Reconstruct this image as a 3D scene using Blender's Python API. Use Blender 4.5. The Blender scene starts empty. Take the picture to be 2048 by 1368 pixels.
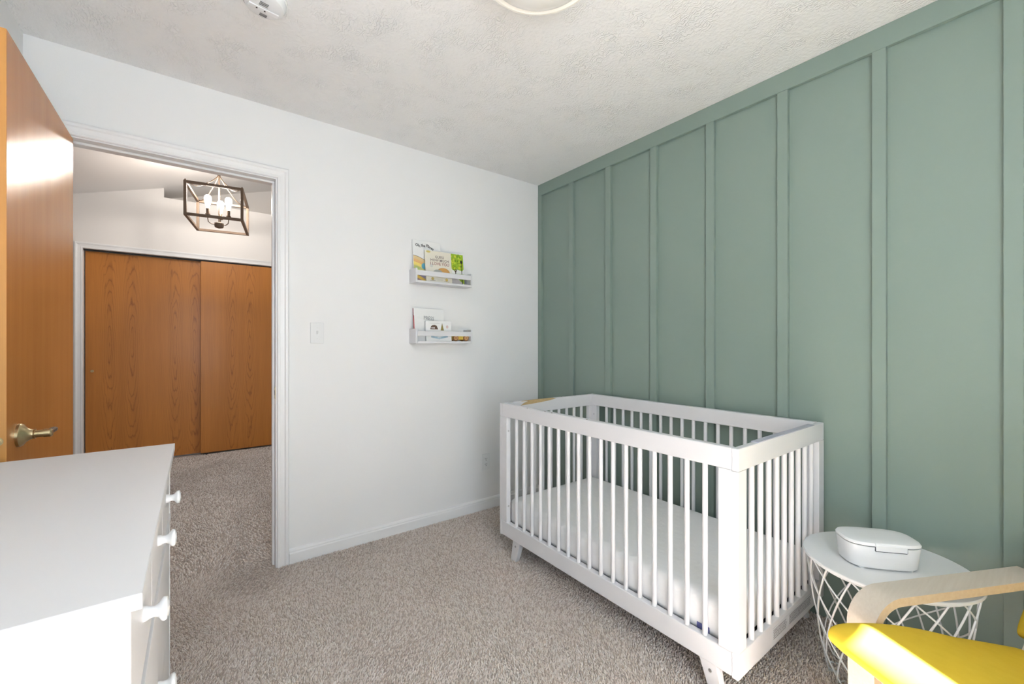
import bpy, bmesh, math, random
import numpy as np
from mathutils import Vector, Matrix, Euler

random.seed(7)
rng = np.random.default_rng(11)
R = math.radians
scene = bpy.context.scene
C = scene.collection

# ------------------------------------------------------------------ camera
cam_d = bpy.data.cameras.new('camera')
cam = bpy.data.objects.new('camera', cam_d)
C.objects.link(cam)
cam_d.sensor_width = 36.0
cam_d.lens = 841.9 * 36.0 / 2048.0
cam_d.shift_y = 4.2 / 2048.0
cam_d.clip_start = 0.02
cam.location = (-2.1817, -2.5449, 1.1851)
cam.rotation_euler = (R(90), 0, R(53.157 - 90))
scene.camera = cam

# ------------------------------------------------------------------ sky, sun, exposure
scene.view_settings.view_transform = 'Standard'
scene.view_settings.look = 'None'
scene.view_settings.gamma = 1.0
scene.view_settings.use_curve_mapping = False
scene.view_settings.exposure = 0.62

WIN = (-2.60, -1.435, 0.50, 2.31)      # window opening in the rear wall: x0 x1 z0 z1
YR = -3.35                            # rear wall plane

world = bpy.data.worlds.new('World')
scene.world = world
world.use_nodes = True
bg = world.node_tree.nodes['Background']
bg.inputs['Color'].default_value = (0.80, 0.91, 1.0, 1)
bg.inputs['Strength'].default_value = 4.5

sun_d = bpy.data.lights.new('sun', 'SUN')
sun_d.energy = 64.0
sun_d.angle = R(0.6)
sun_d.color = (0.94, 0.97, 1.0)
sun = bpy.data.objects.new('sun', sun_d)
C.objects.link(sun)
az = Vector((0.50, 0.86, 0)).normalized()
sun_dir = Vector((az.x * math.cos(R(52)), az.y * math.cos(R(52)), -math.sin(R(52))))
sun.rotation_euler = sun_dir.to_track_quat('-Z', 'Y').to_euler()
sun.location = (-3, -6, 5)

port_d = bpy.data.lights.new('window_portal', 'AREA')
port_d.shape = 'RECTANGLE'
port_d.size = WIN[1] - WIN[0]
port_d.size_y = WIN[3] - WIN[2]
port_d.cycles.is_portal = True
port = bpy.data.objects.new('window_portal', port_d)
C.objects.link(port)
port.location = ((WIN[0] + WIN[1]) / 2, YR - 0.13, (WIN[2] + WIN[3]) / 2)
port.rotation_euler = (R(90), 0, 0)      # faces +y, into the room

# ------------------------------------------------------------------ materials
def srgb(r, g, b):
    f = lambda c: (c / 255 / 12.92) if c / 255 <= 0.04045 else ((c / 255 + 0.055) / 1.055) ** 2.4
    return (f(r), f(g), f(b), 1)

def mat(name, col, rough=0.5, metal=0.0, spec=0.5, bump=None, mix=None, coat=0, emis=None, sheen=0):
    """bump=(scale, strength, distance, detail); mix=(col2, scale, detail)"""
    m = bpy.data.materials.new(name)
    m.use_nodes = True
    nt = m.node_tree
    p = nt.nodes['Principled BSDF']
    p.inputs['Base Color'].default_value = col
    p.inputs['Roughness'].default_value = rough
    p.inputs['Metallic'].default_value = metal
    p.inputs['Specular IOR Level'].default_value = spec
    p.inputs['Coat Weight'].default_value = coat
    p.inputs['Sheen Weight'].default_value = sheen
    if emis:
        p.inputs['Emission Color'].default_value = emis[0]
        p.inputs['Emission Strength'].default_value = emis[1]
    tc = nt.nodes.new('ShaderNodeTexCoord')
    if mix:
        n = nt.nodes.new('ShaderNodeTexNoise')
        n.inputs['Scale'].default_value = mix[1]
        n.inputs['Detail'].default_value = mix[2]
        nt.links.new(tc.outputs['Object'], n.inputs['Vector'])
        x = nt.nodes.new('ShaderNodeMix'); x.data_type = 'RGBA'
        x.inputs[6].default_value = col; x.inputs[7].default_value = mix[0]
        nt.links.new(n.outputs['Fac'], x.inputs[0])
        nt.links.new(x.outputs[2], p.inputs['Base Color'])
    if bump:
        n = nt.nodes.new('ShaderNodeTexNoise')
        n.inputs['Scale'].default_value = bump[0]
        n.inputs['Detail'].default_value = bump[3]
        nt.links.new(tc.outputs['Object'], n.inputs['Vector'])
        b = nt.nodes.new('ShaderNodeBump')
        b.inputs['Strength'].default_value = bump[1]
        b.inputs['Distance'].default_value = bump[2]
        nt.links.new(n.outputs['Fac'], b.inputs['Height'])
        nt.links.new(b.outputs['Normal'], p.inputs['Normal'])
    return m

M = {}
M['wall'] = mat('white_wall_paint', (0.84, 0.84, 0.835, 1), 0.6, bump=(260, 0.12, 0.002, 2))
M['hall_wall'] = mat('hall_wall_paint', (0.80, 0.775, 0.75, 1), 0.6, bump=(260, 0.12, 0.002, 2))
M['green'] = mat('sage_green_paint', srgb(130, 147, 138), 0.42, bump=(420, 0.10, 0.001, 2), mix=(srgb(127, 145, 136), 3, 2))
M['trim'] = mat('white_trim_paint', (0.83, 0.83, 0.83, 1), 0.32)
M['white'] = mat('white_lacquer', (0.70, 0.70, 0.715, 1), 0.30, bump=(60, 0.03, 0.001, 2))
M['dresser'] = mat('white_foil_board', (0.66, 0.66, 0.67, 1), 0.38, bump=(90, 0.03, 0.001, 2))
M['metal_white'] = mat('white_powder_coat', (0.83, 0.84, 0.84, 1), 0.35)
M['plastic'] = mat('white_plastic', (0.82, 0.83, 0.84, 1), 0.25)
M['plate'] = mat('switch_plastic', (0.80, 0.81, 0.81, 1), 0.3)
M['dark'] = mat('dark_slot', (0.015, 0.015, 0.015, 1), 0.6)
M['slot'] = mat('vent_slot', (0.10, 0.10, 0.10, 1), 0.7)
M['screw'] = mat('steel_screw', (0.55, 0.55, 0.55, 1), 0.35, 1.0)
M['brass'] = mat('antique_brass', (0.52, 0.42, 0.24, 1), 0.30, 1.0)
M['bronze'] = mat('brushed_bronze', (0.17, 0.12, 0.085, 1), 0.5, 0.3)
M['bare'] = mat('bare_wood_chip', srgb(196, 172, 128), 0.7, mix=(srgb(170, 145, 100), 60, 4))
M['mattress'] = mat('white_quilted_sheet', (0.90, 0.90, 0.90, 1), 0.8, bump=(22, 0.35, 0.010, 3))
M['yellow'] = mat('yellow_cotton', srgb(222, 190, 62), 0.9, spec=0.2, sheen=0.0, bump=(900, 0.25, 0.001, 2), mix=(srgb(212, 178, 50), 30, 4))
M['red'] = mat('red_print', srgb(170, 70, 72), 0.5)

def ceiling_mat():
    m = mat('brush_textured_ceiling', (0.89, 0.89, 0.89, 1), 0.8)
    nt = m.node_tree; p = nt.nodes['Principled BSDF']
    tc = nt.nodes.new('ShaderNodeTexCoord')
    n1 = nt.nodes.new('ShaderNodeTexNoise'); n1.inputs['Scale'].default_value = 7; n1.inputs['Detail'].default_value = 2
    w = nt.nodes.new('ShaderNodeTexWave'); w.inputs['Scale'].default_value = 22; w.inputs['Distortion'].default_value = 14
    w.inputs['Detail'].default_value = 3; w.inputs['Detail Scale'].default_value = 1.6
    n2 = nt.nodes.new('ShaderNodeTexNoise'); n2.inputs['Scale'].default_value = 70; n2.inputs['Detail'].default_value = 3
    mx = nt.nodes.new('ShaderNodeMath'); mx.operation = 'MULTIPLY'
    rp = nt.nodes.new('ShaderNodeValToRGB'); rp.color_ramp.elements[0].position = 0.45; rp.color_ramp.elements[1].position = 0.7
    ad = nt.nodes.new('ShaderNodeMath'); ad.operation = 'ADD'
    pw = nt.nodes.new('ShaderNodeMath'); pw.operation = 'POWER'; pw.inputs[1].default_value = 4
    for n in (n1, w, n2): nt.links.new(tc.outputs['Object'], n.inputs['Vector'])
    nt.links.new(n1.outputs['Fac'], rp.inputs['Fac'])
    nt.links.new(w.outputs['Fac'], pw.inputs[0])
    nt.links.new(pw.outputs[0], mx.inputs[0]); nt.links.new(rp.outputs['Color'], mx.inputs[1])
    nt.links.new(mx.outputs[0], ad.inputs[0]); nt.links.new(n2.outputs['Fac'], ad.inputs[1])
    b = nt.nodes.new('ShaderNodeBump'); b.inputs['Strength'].default_value = 0.6; b.inputs['Distance'].default_value = 0.006
    nt.links.new(ad.outputs[0], b.inputs['Height']); nt.links.new(b.outputs['Normal'], p.inputs['Normal'])
    return m
M['ceiling'] = ceiling_mat()

def carpet_mat(name, base_only=False):
    m = mat(name, (0.4, 0.33, 0.28, 1), 0.95, spec=0.1, sheen=0.15)
    nt = m.node_tree; p = nt.nodes['Principled BSDF']
    rp = nt.nodes.new('ShaderNodeValToRGB')
    e = rp.color_ramp.elements
    e[0].position = 0.0; e[0].color = srgb(206, 188, 174)
    e[1].position = 1.0; e[1].color = srgb(253, 244, 237)
    x = e.new(0.45); x.color = srgb(241, 227, 216)
    if base_only:
        e[0].color = srgb(165, 149, 137); x.color = srgb(198, 183, 172); e[-1].color = srgb(222, 210, 200)
        tc = nt.nodes.new('ShaderNodeTexCoord')
        n = nt.nodes.new('ShaderNodeTexNoise'); n.inputs['Scale'].default_value = 150; n.inputs['Detail'].default_value = 4
        nt.links.new(tc.outputs['Object'], n.inputs['Vector'])
        nt.links.new(n.outputs['Fac'], rp.inputs['Fac'])
        b = nt.nodes.new('ShaderNodeBump'); b.inputs['Strength'].default_value = 0.8; b.inputs['Distance'].default_value = 0.006
        nt.links.new(n.outputs['Fac'], b.inputs['Height']); nt.links.new(b.outputs['Normal'], p.inputs['Normal'])
    else:
        g = nt.nodes.new('ShaderNodeNewGeometry')
        nt.links.new(g.outputs['Random Per Island'], rp.inputs['Fac'])
    nt.links.new(rp.outputs['Color'], p.inputs['Base Color'])
    return m
M['carpet'] = carpet_mat('carpet_pile')
M['carpet_base'] = carpet_mat('carpet_backing', True)

def wood_mat(name, light, dark, axis, leaf, zc, cath, rough, aniso=0.0, fine=0.5):
    """Flat-sawn veneer. axis: index of the horizontal coordinate; leaf: veneer leaf width; cath: strength of cathedral rings"""
    m = mat(name, light, rough, coat=0.08)
    nt = m.node_tree; p = nt.nodes['Principled BSDF']; L = nt.links
    p.inputs['Coat Roughness'].default_value = 0.12
    tc = nt.nodes.new('ShaderNodeTexCoord'); sp = nt.nodes.new('ShaderNodeSeparateXYZ')
    L.new(tc.outputs['Object'], sp.inputs[0])
    def M_(op, a, b=None, c=None):
        n = nt.nodes.new('ShaderNodeMath'); n.operation = op
        for i, v in enumerate((a, b, c)):
            if v is None: continue
            if isinstance(v, (int, float)): n.inputs[i].default_value = v
            else: L.new(v, n.inputs[i])
        return n.outputs[0]
    xh = sp.outputs[axis]; z = sp.outputs[2]
    # low-frequency wobble so that the rings are hand-drawn rather than exact
    mp = nt.nodes.new('ShaderNodeMapping'); mp.inputs['Scale'].default_value = (9, 9, 2.2)
    L.new(tc.outputs['Object'], mp.inputs[0])
    nw = nt.nodes.new('ShaderNodeTexNoise'); nw.inputs['Scale'].default_value = 1; nw.inputs['Detail'].default_value = 3
    L.new(mp.outputs[0], nw.inputs['Vector'])
    wob = M_('SUBTRACT', nw.outputs['Fac'], 0.5)
    mp3 = nt.nodes.new('ShaderNodeMapping'); mp3.inputs['Scale'].default_value = (60, 60, 9)
    L.new(tc.outputs['Object'], mp3.inputs[0])
    nw3 = nt.nodes.new('ShaderNodeTexNoise'); nw3.inputs['Scale'].default_value = 1; nw3.inputs['Detail'].default_value = 2
    L.new(mp3.outputs[0], nw3.inputs['Vector'])
    wob3 = M_('SUBTRACT', nw3.outputs['Fac'], 0.5)
    xl = M_('ADD', M_('PINGPONG', M_('ADD', xh, 20.28), leaf), M_('MULTIPLY', wob, 0.022))
    xl = M_('SUBTRACT', xl, leaf * 0.33)
    xa = M_('MULTIPLY', xl, 1 / 0.013)
    za = M_('MULTIPLY', M_('SUBTRACT', M_('ADD', z, M_('MULTIPLY', wob, 0.5)), zc), 1 / 0.16)
    r = M_('SQRT', M_('ADD', M_('MULTIPLY', xa, xa), M_('MULTIPLY', za, za)))
    r = M_('ADD', r, M_('MULTIPLY', wob3, 0.9))
    saw = M_('FRACT', r)
    ring = M_('POWER', M_('ABSOLUTE', M_('SUBTRACT', M_('MULTIPLY', saw, 2.0), 1.0)), 5.0)
    # rings fade out away from each leaf's heart
    fade = M_('SUBTRACT', 1.0, M_('MINIMUM', M_('MULTIPLY', M_('ABSOLUTE', xl), 1 / (leaf * 0.36)), 1.0))
    ring = M_('MULTIPLY', M_('MULTIPLY', ring, fade), cath)
    mp2 = nt.nodes.new('ShaderNodeMapping'); mp2.inputs['Scale'].default_value = (420, 420, 5)
    L.new(tc.outputs['Object'], mp2.inputs[0])
    n2 = nt.nodes.new('ShaderNodeTexNoise'); n2.inputs['Scale'].default_value = 1; n2.inputs['Detail'].default_value = 3
    L.new(mp2.outputs[0], n2.inputs['Vector'])
    mp4 = nt.nodes.new('ShaderNodeMapping'); mp4.inputs['Scale'].default_value = (22, 22, 0.8)
    L.new(tc.outputs['Object'], mp4.inputs[0])
    n4 = nt.nodes.new('ShaderNodeTexNoise'); n4.inputs['Scale'].default_value = 1; n4.inputs['Detail'].default_value = 2
    L.new(mp4.outputs[0], n4.inputs['Vector'])
    fac = M_('ADD', M_('MULTIPLY', n2.outputs['Fac'], fine), M_('MULTIPLY', n4.outputs['Fac'], 0.45))
    fac = M_('SUBTRACT', fac, 0.25)
    fac = M_('ADD', fac, ring)
    cl = nt.nodes.new('ShaderNodeClamp'); L.new(fac, cl.inputs[0])
    x = nt.nodes.new('ShaderNodeMix'); x.data_type = 'RGBA'
    x.inputs[6].default_value = light; x.inputs[7].default_value = dark
    L.new(cl.outputs[0], x.inputs[0]); L.new(x.outputs[2], p.inputs['Base Color'])
    b = nt.nodes.new('ShaderNodeBump'); b.inputs['Strength'].default_value = 0.12; b.inputs['Distance'].default_value = 0.001
    L.new(n2.outputs['Fac'], b.inputs['Height']); L.new(b.outputs['Normal'], p.inputs['Normal'])
    if aniso:
        p.inputs['Anisotropic'].default_value = aniso
        p.inputs['Specular IOR Level'].default_value = 0.13
        p.inputs['Coat Weight'].default_value = 0.0
        t = nt.nodes.new('ShaderNodeTangent'); t.direction_type = 'RADIAL'; t.axis = 'Z'
        L.new(t.outputs[0], p.inputs['Tangent'])
        p.inputs['Anisotropic Rotation'].default_value = 0.25
    return m
M['oak'] = wood_mat('oak_veneer', srgb(196, 126, 50), srgb(126, 70, 24), 0, 0.25, 1.18, 0.6, 0.42)
M['door_wood'] = wood_mat('varnished_birch', srgb(196, 132, 72), srgb(164, 100, 48), 1, 0.3, 1.0, 0.0, 0.22, aniso=1.0)
M['door_edge'] = wood_mat('varnished_edge', srgb(206, 148, 78), srgb(180, 118, 54), 0, 0.3, 1.0, 0.0, 0.38)

def ply_mat():
    m = mat('bent_birch_ply', srgb(222, 205, 180), 0.45)
    nt = m.node_tree; p = nt.nodes['Principled BSDF']; L = nt.links
    tc = nt.nodes.new('ShaderNodeTexCoord')
    mp = nt.nodes.new('ShaderNodeMapping'); mp.inputs['Scale'].default_value = (8, 160, 160); L.new(tc.outputs['Object'], mp.inputs[0])
    n = nt.nodes.new('ShaderNodeTexNoise'); n.inputs['Scale'].default_value = 1; n.inputs['Detail'].default_value = 3
    L.new(mp.outputs[0], n.inputs['Vector'])
    x = nt.nodes.new('ShaderNodeMix'); x.data_type = 'RGBA'
    x.inputs[6].default_value = srgb(212, 203, 190); x.inputs[7].default_value = srgb(196, 184, 168)
    L.new(n.outputs['Fac'], x.inputs[0]); L.new(x.outputs[2], p.inputs['Base Color'])
    return m
M['ply'] = ply_mat()
M['ply_edge'] = mat('ply_layers', srgb(216, 196, 166), 0.5, mix=(srgb(196, 168, 134), 90, 3))
def flat(name, r, g, b): return mat(name, srgb(r, g, b), 0.45)

# ------------------------------------------------------------------ mesh helpers
def bx(bm, x0, x1, y0, y1, z0, z1):
    v = [bm.verts.new((x, y, z)) for z in (z0, z1) for y in (y0, y1) for x in (x0, x1)]
    for f in ((0, 2, 3, 1), (4, 5, 7, 6), (0, 1, 5, 4), (2, 6, 7, 3), (0, 4, 6, 2), (1, 3, 7, 5)):
        bm.faces.new([v[i] for i in f])
    return bm

def box(*a): return bx(bmesh.new(), *a)

def prism(bm, pts, axis, a0, a1):
    """extrude a 2-D outline along axis ('x': pts=(y,z), 'y': pts=(x,z), 'z': pts=(x,y))"""
    def P(p, t): return {'x': (t, p[0], p[1]), 'y': (p[0], t, p[1]), 'z': (p[0], p[1], t)}[axis]
    A = [bm.verts.new(P(p, a0)) for p in pts]; B = [bm.verts.new(P(p, a1)) for p in pts]
    n = len(pts)
    bm.faces.new(A); bm.faces.new(B[::-1])
    for i in range(n): bm.faces.new((A[i], B[i], B[(i + 1) % n], A[(i + 1) % n]))
    bmesh.ops.recalc_face_normals(bm, faces=bm.faces)
    return bm

def lathe(bm, prof, seg=32, mtx=Matrix.Identity(4)):
    rings = []
    for r, z in prof:
        if r < 1e-6: rings.append([bm.verts.new(mtx @ Vector((0, 0, z)))])
        else: rings.append([bm.verts.new(mtx @ Vector((r * math.cos(2 * math.pi * i / seg), r * math.sin(2 * math.pi * i / seg), z))) for i in range(seg)])
    for a, b in zip(rings, rings[1:]):
        for i in range(seg):
            j = (i + 1) % seg
            if len(a) == 1 and len(b) == 1: continue
            if len(a) == 1: bm.faces.new((a[0], b[j], b[i]))
            elif len(b) == 1: bm.faces.new((a[i], a[j], b[0]))
            else: bm.faces.new((a[i], a[j], b[j], b[i]))
    if len(rings[0]) > 1: bm.faces.new(rings[0][::-1])
    if len(rings[-1]) > 1: bm.faces.new(rings[-1])
    bmesh.ops.recalc_face_normals(bm, faces=bm.faces)
    return bm

def tube(bm, pts, r, seg=8, closed=False, rr=None):
    pts = [Vector(p) for p in pts]; n = len(pts); rings = []
    up = None
    for i, p in enumerate(pts):
        a = pts[(i - 1) % n] if (closed or i > 0) else p
        b = pts[(i + 1) % n] if (closed or i < n - 1) else p
        t = (b - a).normalized()
        if up is None:
            up = t.orthogonal().normalized()
        else:
            up = (up - t * up.dot(t)).normalized()
        s = t.cross(up)
        q = rr[i] if rr else r
        rings.append([bm.verts.new(p + (up * math.cos(2 * math.pi * k / seg) + s * math.sin(2 * math.pi * k / seg)) * q) for k in range(seg)])
    m = n if closed else n - 1
    for i in range(m):
        a, b = rings[i], rings[(i + 1) % n]
        if closed and i == n - 1:       # align the seam
            k0 = min(range(seg), key=lambda k: (b[k].co - a[0].co).length); b = b[k0:] + b[:k0]
        for k in range(seg):
            bm.faces.new((a[k], a[(k + 1) % seg], b[(k + 1) % seg], b[k]))
    if not closed: bm.faces.new(rings[0][::-1]); bm.faces.new(rings[-1])
    bmesh.ops.recalc_face_normals(bm, faces=bm.faces)
    return bm

def finish(me, smooth):
    if smooth:
        me.polygons.foreach_set('use_smooth', [True] * len(me.polygons))
        me.set_sharp_from_angle(angle=R(smooth))

def obj(name, bm, m, parent=None, bevel=0, smooth=0, label=None):
    me = bpy.data.meshes.new(name); bm.to_mesh(me); bm.free()
    me.materials.append(M[m] if isinstance(m, str) else m)
    finish(me, smooth)
    o = bpy.data.objects.new(name, me); C.objects.link(o)
    if parent is not None:
        o.parent = parent
        w = parent['_w'] if '_w' in parent else None
        o.matrix_parent_inverse = WM[parent.name].inverted() if parent.name in WM else Matrix.Identity(4)
    if bevel:
        b = o.modifiers.new('bevel', 'BEVEL'); b.width = bevel; b.segments = 2; b.limit_method = 'ANGLE'; b.angle_limit = R(40)
        b.harden_normals = False
    if label: o['label'] = label
    return o
WM = {}      # world matrices of the Empties: parts are modelled in world space unless local=True

def thing(name, label, cat=None, loc=(0, 0, 0), rot=(0, 0, 0), group=None, kind=None, local=False):
    o = bpy.data.objects.new(name, None); C.objects.link(o)
    o.empty_display_size = 0.05
    o.location = loc; o.rotation_euler = rot
    if not local: WM[o.name] = Matrix.Translation(loc) @ Euler(rot).to_matrix().to_4x4()
    if label: o['label'] = label
    if cat: o['category'] = cat
    if group: o['group'] = group
    if kind: o['kind'] = kind
    return o

def struct(name, bm, m, label=None, **k):
    o = obj(name, bm, m, **k); o['kind'] = 'structure'
    if label: o['label'] = label
    return o

def tag(o, label, cat, group=None):
    o['label'] = label; o['category'] = cat
    if group: o['group'] = group
    return o

def copy_part(o, parent, off=(0, 0, 0)):
    c = o.copy(); C.objects.link(c); c.parent = parent
    c.location = Vector(o.location) + Vector(off)
    return c

# ------------------------------------------------------------------ room shell
XL, H, WT = -2.743, 2.44, 0.115
FZ = -0.006
floor = struct('floor', box(-4.2, 0.12, YR - 0.12, 3.9, -0.1, FZ), 'carpet_base', 'carpeted floor running on through the doorway')
struct('ceiling', box(XL - 0.1, 0.12, YR - 0.12, WT - 0.01, H, H + 0.1), 'ceiling', 'white brush-textured ceiling of the nursery')

DX0, DX1, DZ = -2.640, -1.845, 2.062      # doorway
bm = bmesh.new()
bx(bm, XL - 0.1, DX0 - 0.018, 0, WT, -0.1, 2.95)
bx(bm, DX1 + 0.018, 0.12, 0, WT, -0.1, 2.95)
bx(bm, DX0 - 0.018, DX1 + 0.018, 0, WT, DZ + 0.018, 2.95)
wall_front = struct('wall_front', bm, 'wall', 'plain white wall with the doorway and two picture ledges')
struct('wall_left', box(XL - 0.1, XL, YR - 0.12, 0, -0.1, H), 'wall', 'white wall behind the open door')
bm = bmesh.new()
bx(bm, XL - 0.1, WIN[0], YR - 0.12, YR, -0.1, H)
bx(bm, WIN[1], 0.12, YR - 0.12, YR, -0.1, H)
bx(bm, WIN[0], WIN[1], YR - 0.12, YR, -0.1, WIN[2])
bx(bm, WIN[0], WIN[1], YR - 0.12, YR, WIN[3], H)
struct('wall_rear', bm, 'wall', 'white wall with the window behind the viewer')

wall_right = struct('wall_right', box(0, 0.12, YR, 0, -0.1, H), 'green', 'sage green board and batten accent wall')
# battens and top rail, each its own piece
obj('top_rail', box(-0.019, 0.001, YR, 0, H - 0.088, H), 'green', wall_right, bevel=0.0015)
bat = box(-0.019, 0.001, -0.022, 0.022, 0.0, H - 0.0885)
b0 = None
for i in range(0, 10):
    y = -0.0214 - 0.3434 * i
    if y < YR + 0.03: break
    if b0 is None:
        b0 = obj('batten', bat, 'green', wall_right, bevel=0.0015); b0.location = (0, y, 0)
    else:
        c = b0.copy(); C.objects.link(c); c.location = (0, y, 0)

# window unit behind the camera
w1 = thing('window_1', 'white framed window in the wall behind the viewer', None, (-1.975, YR, WIN[2]), kind='structure')
bm = bmesh.new()
x0, x1, z0, z1 = WIN
for a in ((x0, x0 + 0.04, z0, z1), (x1 - 0.04, x1, z0, z1), (x0, x1, z0, z0 + 0.04), (x0, x1, z1 - 0.04, z1)):
    bx(bm, a[0], a[1], YR - 0.10, YR - 0.05, a[2], a[3])
obj('window_frame', bm, 'trim', w1)
obj('meeting_rail', box(x0 + 0.04, x1 - 0.04, YR - 0.09, YR - 0.05, 1.27, 1.31), 'trim', w1)
obj('window_sill', box(x0 - 0.05, x1 + 0.05, YR - 0.05, YR + 0.03, z0 - 0.025, z0), 'trim', w1, bevel=0.004)

# baseboard profile along the white wall and the left wall
BBP = [(0, 0), (-0.014, 0), (-0.014, 0.058), (-0.0105, 0.066), (-0.0115, 0.070), (-0.007, 0.079), (0, 0.083)]
def baseboard(name, x0, x1, label):
    bm = prism(bmesh.new(), [(y, z - 0.006) for y, z in BBP], 'x', x0, x1)
    return struct(name, bm, 'trim', label)
baseboard('baseboard_front', DX1 + 0.063, -0.018, 'white moulded baseboard under the plain white wall')
baseboard('baseboard_front', XL + 0.015, DX0 - 0.063, 'short white baseboard behind the open door')
bm = prism(bmesh.new(), [(XL - y, z - 0.006) for y, z in BBP], 'y', YR + 0.001, -0.001)
struct('baseboard_left', bm, 'trim', 'white baseboard behind the dresser')

# door casing (mitred profile), jamb, stop
trim = thing('trim_1', 'white moulded casing and jamb round the doorway', None, (-2.22, 0, 0), kind='structure')
CAS = [(0.0, 0.0), (0.0, -0.009), (0.004, -0.012), (0.012, -0.012), (0.015, -0.010), (0.034, -0.012), (0.040, -0.016), (0.050, -0.017), (0.056, -0.013), (0.057, 0.0)]
def casing(ax0, ax1, az, y0, sgn, parent, z_low):
    """three mitred mouldings round an opening; y0 wall face, sgn -1 towards -y"""
    def leg(name, path):
        bm = bmesh.new(); rings = []
        for base, dirx, dirz in path:
            rings.append([bm.verts.new((base[0] + o * dirx, y0 + sgn * d, base[1] + o * dirz)) for o, d in CAS])
        a, b = rings
        for i in range(len(CAS) - 1): bm.faces.new((a[i], a[i + 1], b[i + 1], b[i]))
        bm.faces.new(a); bm.faces.new(b[::-1])
        bm.faces.new((a[0], b[0], b[-1], a[-1]))
        bmesh.ops.recalc_face_normals(bm, faces=bm.faces)
        return obj(name, bm, 'trim', parent)
    leg('side_casing', [((ax1, z_low), 1, 0), ((ax1, az), 1, 1)])
    leg('side_casing', [((ax0, z_low), -1, 0), ((ax0, az), -1, 1)])
    leg('head_casing', [((ax0, az), -1, 1), ((ax1, az), 1, 1)])
casing(DX0 - 0.006, DX1 + 0.006, DZ + 0.006, 0.0, 1, trim, FZ)
casing(DX0 - 0.006, DX1 + 0.006, DZ + 0.006, WT, -1, trim, FZ)
obj('side_jamb', box(DX1, DX1 + 0.018, -0.001, WT + 0.001, FZ, DZ + 0.018), 'trim', trim)
obj('side_jamb', box(DX0 - 0.018, DX0, -0.001, WT + 0.001, FZ, DZ + 0.018), 'trim', trim)
obj('head_jamb', box(DX0, DX1, -0.001, WT + 0.001, DZ, DZ + 0.018), 'trim', trim)
obj('door_stop', box(DX1 - 0.011, DX1, 0.040, 0.075, FZ, DZ - 0.011), 'trim', trim, bevel=0.002)
obj('door_stop', box(DX0, DX0 + 0.011, 0.040, 0.075, FZ, DZ - 0.011), 'trim', trim, bevel=0.002)
obj('door_stop', box(DX0, DX1, 0.040, 0.075, DZ - 0.011, DZ), 'trim', trim, bevel=0.002)
sp_ = obj('strike_plate', box(DX1 - 0.0015, DX1 + 0.001, 0.004, 0.034, 0.893, 0.957), 'brass', trim, label='brass strike plate')
obj('strike_hole', box(DX1 - 0.002, DX1, 0.012, 0.026, 0.912, 0.938), 'dark', sp_)

# ------------------------------------------------------------------ open room door
DFX = -2.600                                     # visible face of the open leaf
dr = thing('door_1', 'varnished wooden flush door standing open on the left', None, (DFX, 0, 0), kind='structure')
DY = -0.785
bm = box(DFX - 0.036, DFX, DY, -0.004, 0.015, 2.053)
slab = obj('door_leaf', bm, 'door_wood', dr, bevel=0.0015)
slab.data.materials.append(M['door_edge'])
for p_ in slab.data.polygons:
    if abs(p_.normal.y) > 0.9: p_.material_index = 1
# edge latch plate (oval) with bolt
KY, KZ = -0.692, 0.918
def oval(bm, cx, cz, rx, rz, y0, y1, n=24):
    return prism(bm, [(cx + rx * math.cos(t), cz + rz * math.sin(t)) for t in np.linspace(0, 2 * math.pi, n, endpoint=False)], 'y', y0, y1)
lp = obj('latch_plate', oval(bmesh.new(), DFX - 0.018, KZ, 0.0125, 0.0125, DY - 0.0015, DY + 0.002), 'brass', dr, smooth=40, label='round brass latch plate')
obj('latch_bolt', oval(bmesh.new(), DFX - 0.018, KZ, 0.009, 0.009, DY - 0.005, DY + 0.002), 'brass', lp, smooth=40)
hand = Matrix.Translation((DFX, KY, KZ)) @ Matrix.Rotation(R(90), 4, 'Y')
bm = lathe(bmesh.new(), [(0.0, 0.0), (0.0335, 0.0), (0.0335, 0.006), (0.031, 0.010), (0.022, 0.016), (0.0155, 0.024), (0.0135, 0.031), (0.0142, 0.033), (0.0142, 0.035), (0.0, 0.035)], 36, hand)
kn = obj('door_handle', bm, 'brass', dr, smooth=30, label='antique brass door handle')
obj('handle_neck', lathe(bmesh.new(), [(0, 0.034), (0.0105, 0.034), (0.0105, 0.052), (0.0122, 0.052), (0.0122, 0.066), (0.009, 0.070), (0, 0.070)], 28, hand), 'brass', kn, smooth=30)
# rope-twist lever running back towards the hinge
bm = bmesh.new()
for s_ in range(3):
    pts = []
    for k in range(40):
        t = k / 39
        a = s_ * 2 * math.pi / 3 + t * 9
        q = 0.0042 * (1 - 0.25 * t)
        pts.append((DFX + 0.061 + q * math.cos(a), KY + 0.006 + 0.062 * t, KZ + q * math.sin(a) + 0.002 * math.sin(t * 3)))
    tube(bm, pts, 0.0050, 8)
obj('lever', bm, M['bronze'], kn, smooth=50)
# hinges
for hz in (0.22, 1.02, 1.82):
    bm = lathe(bmesh.new(), [(0, 0), (0.006, 0), (0.006, 0.09), (0, 0.09)], 14, Matrix.Translation((DFX - 0.041, -0.008, hz)))
    obj('hinge', bm, 'brass', dr, smooth=40)

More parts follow.
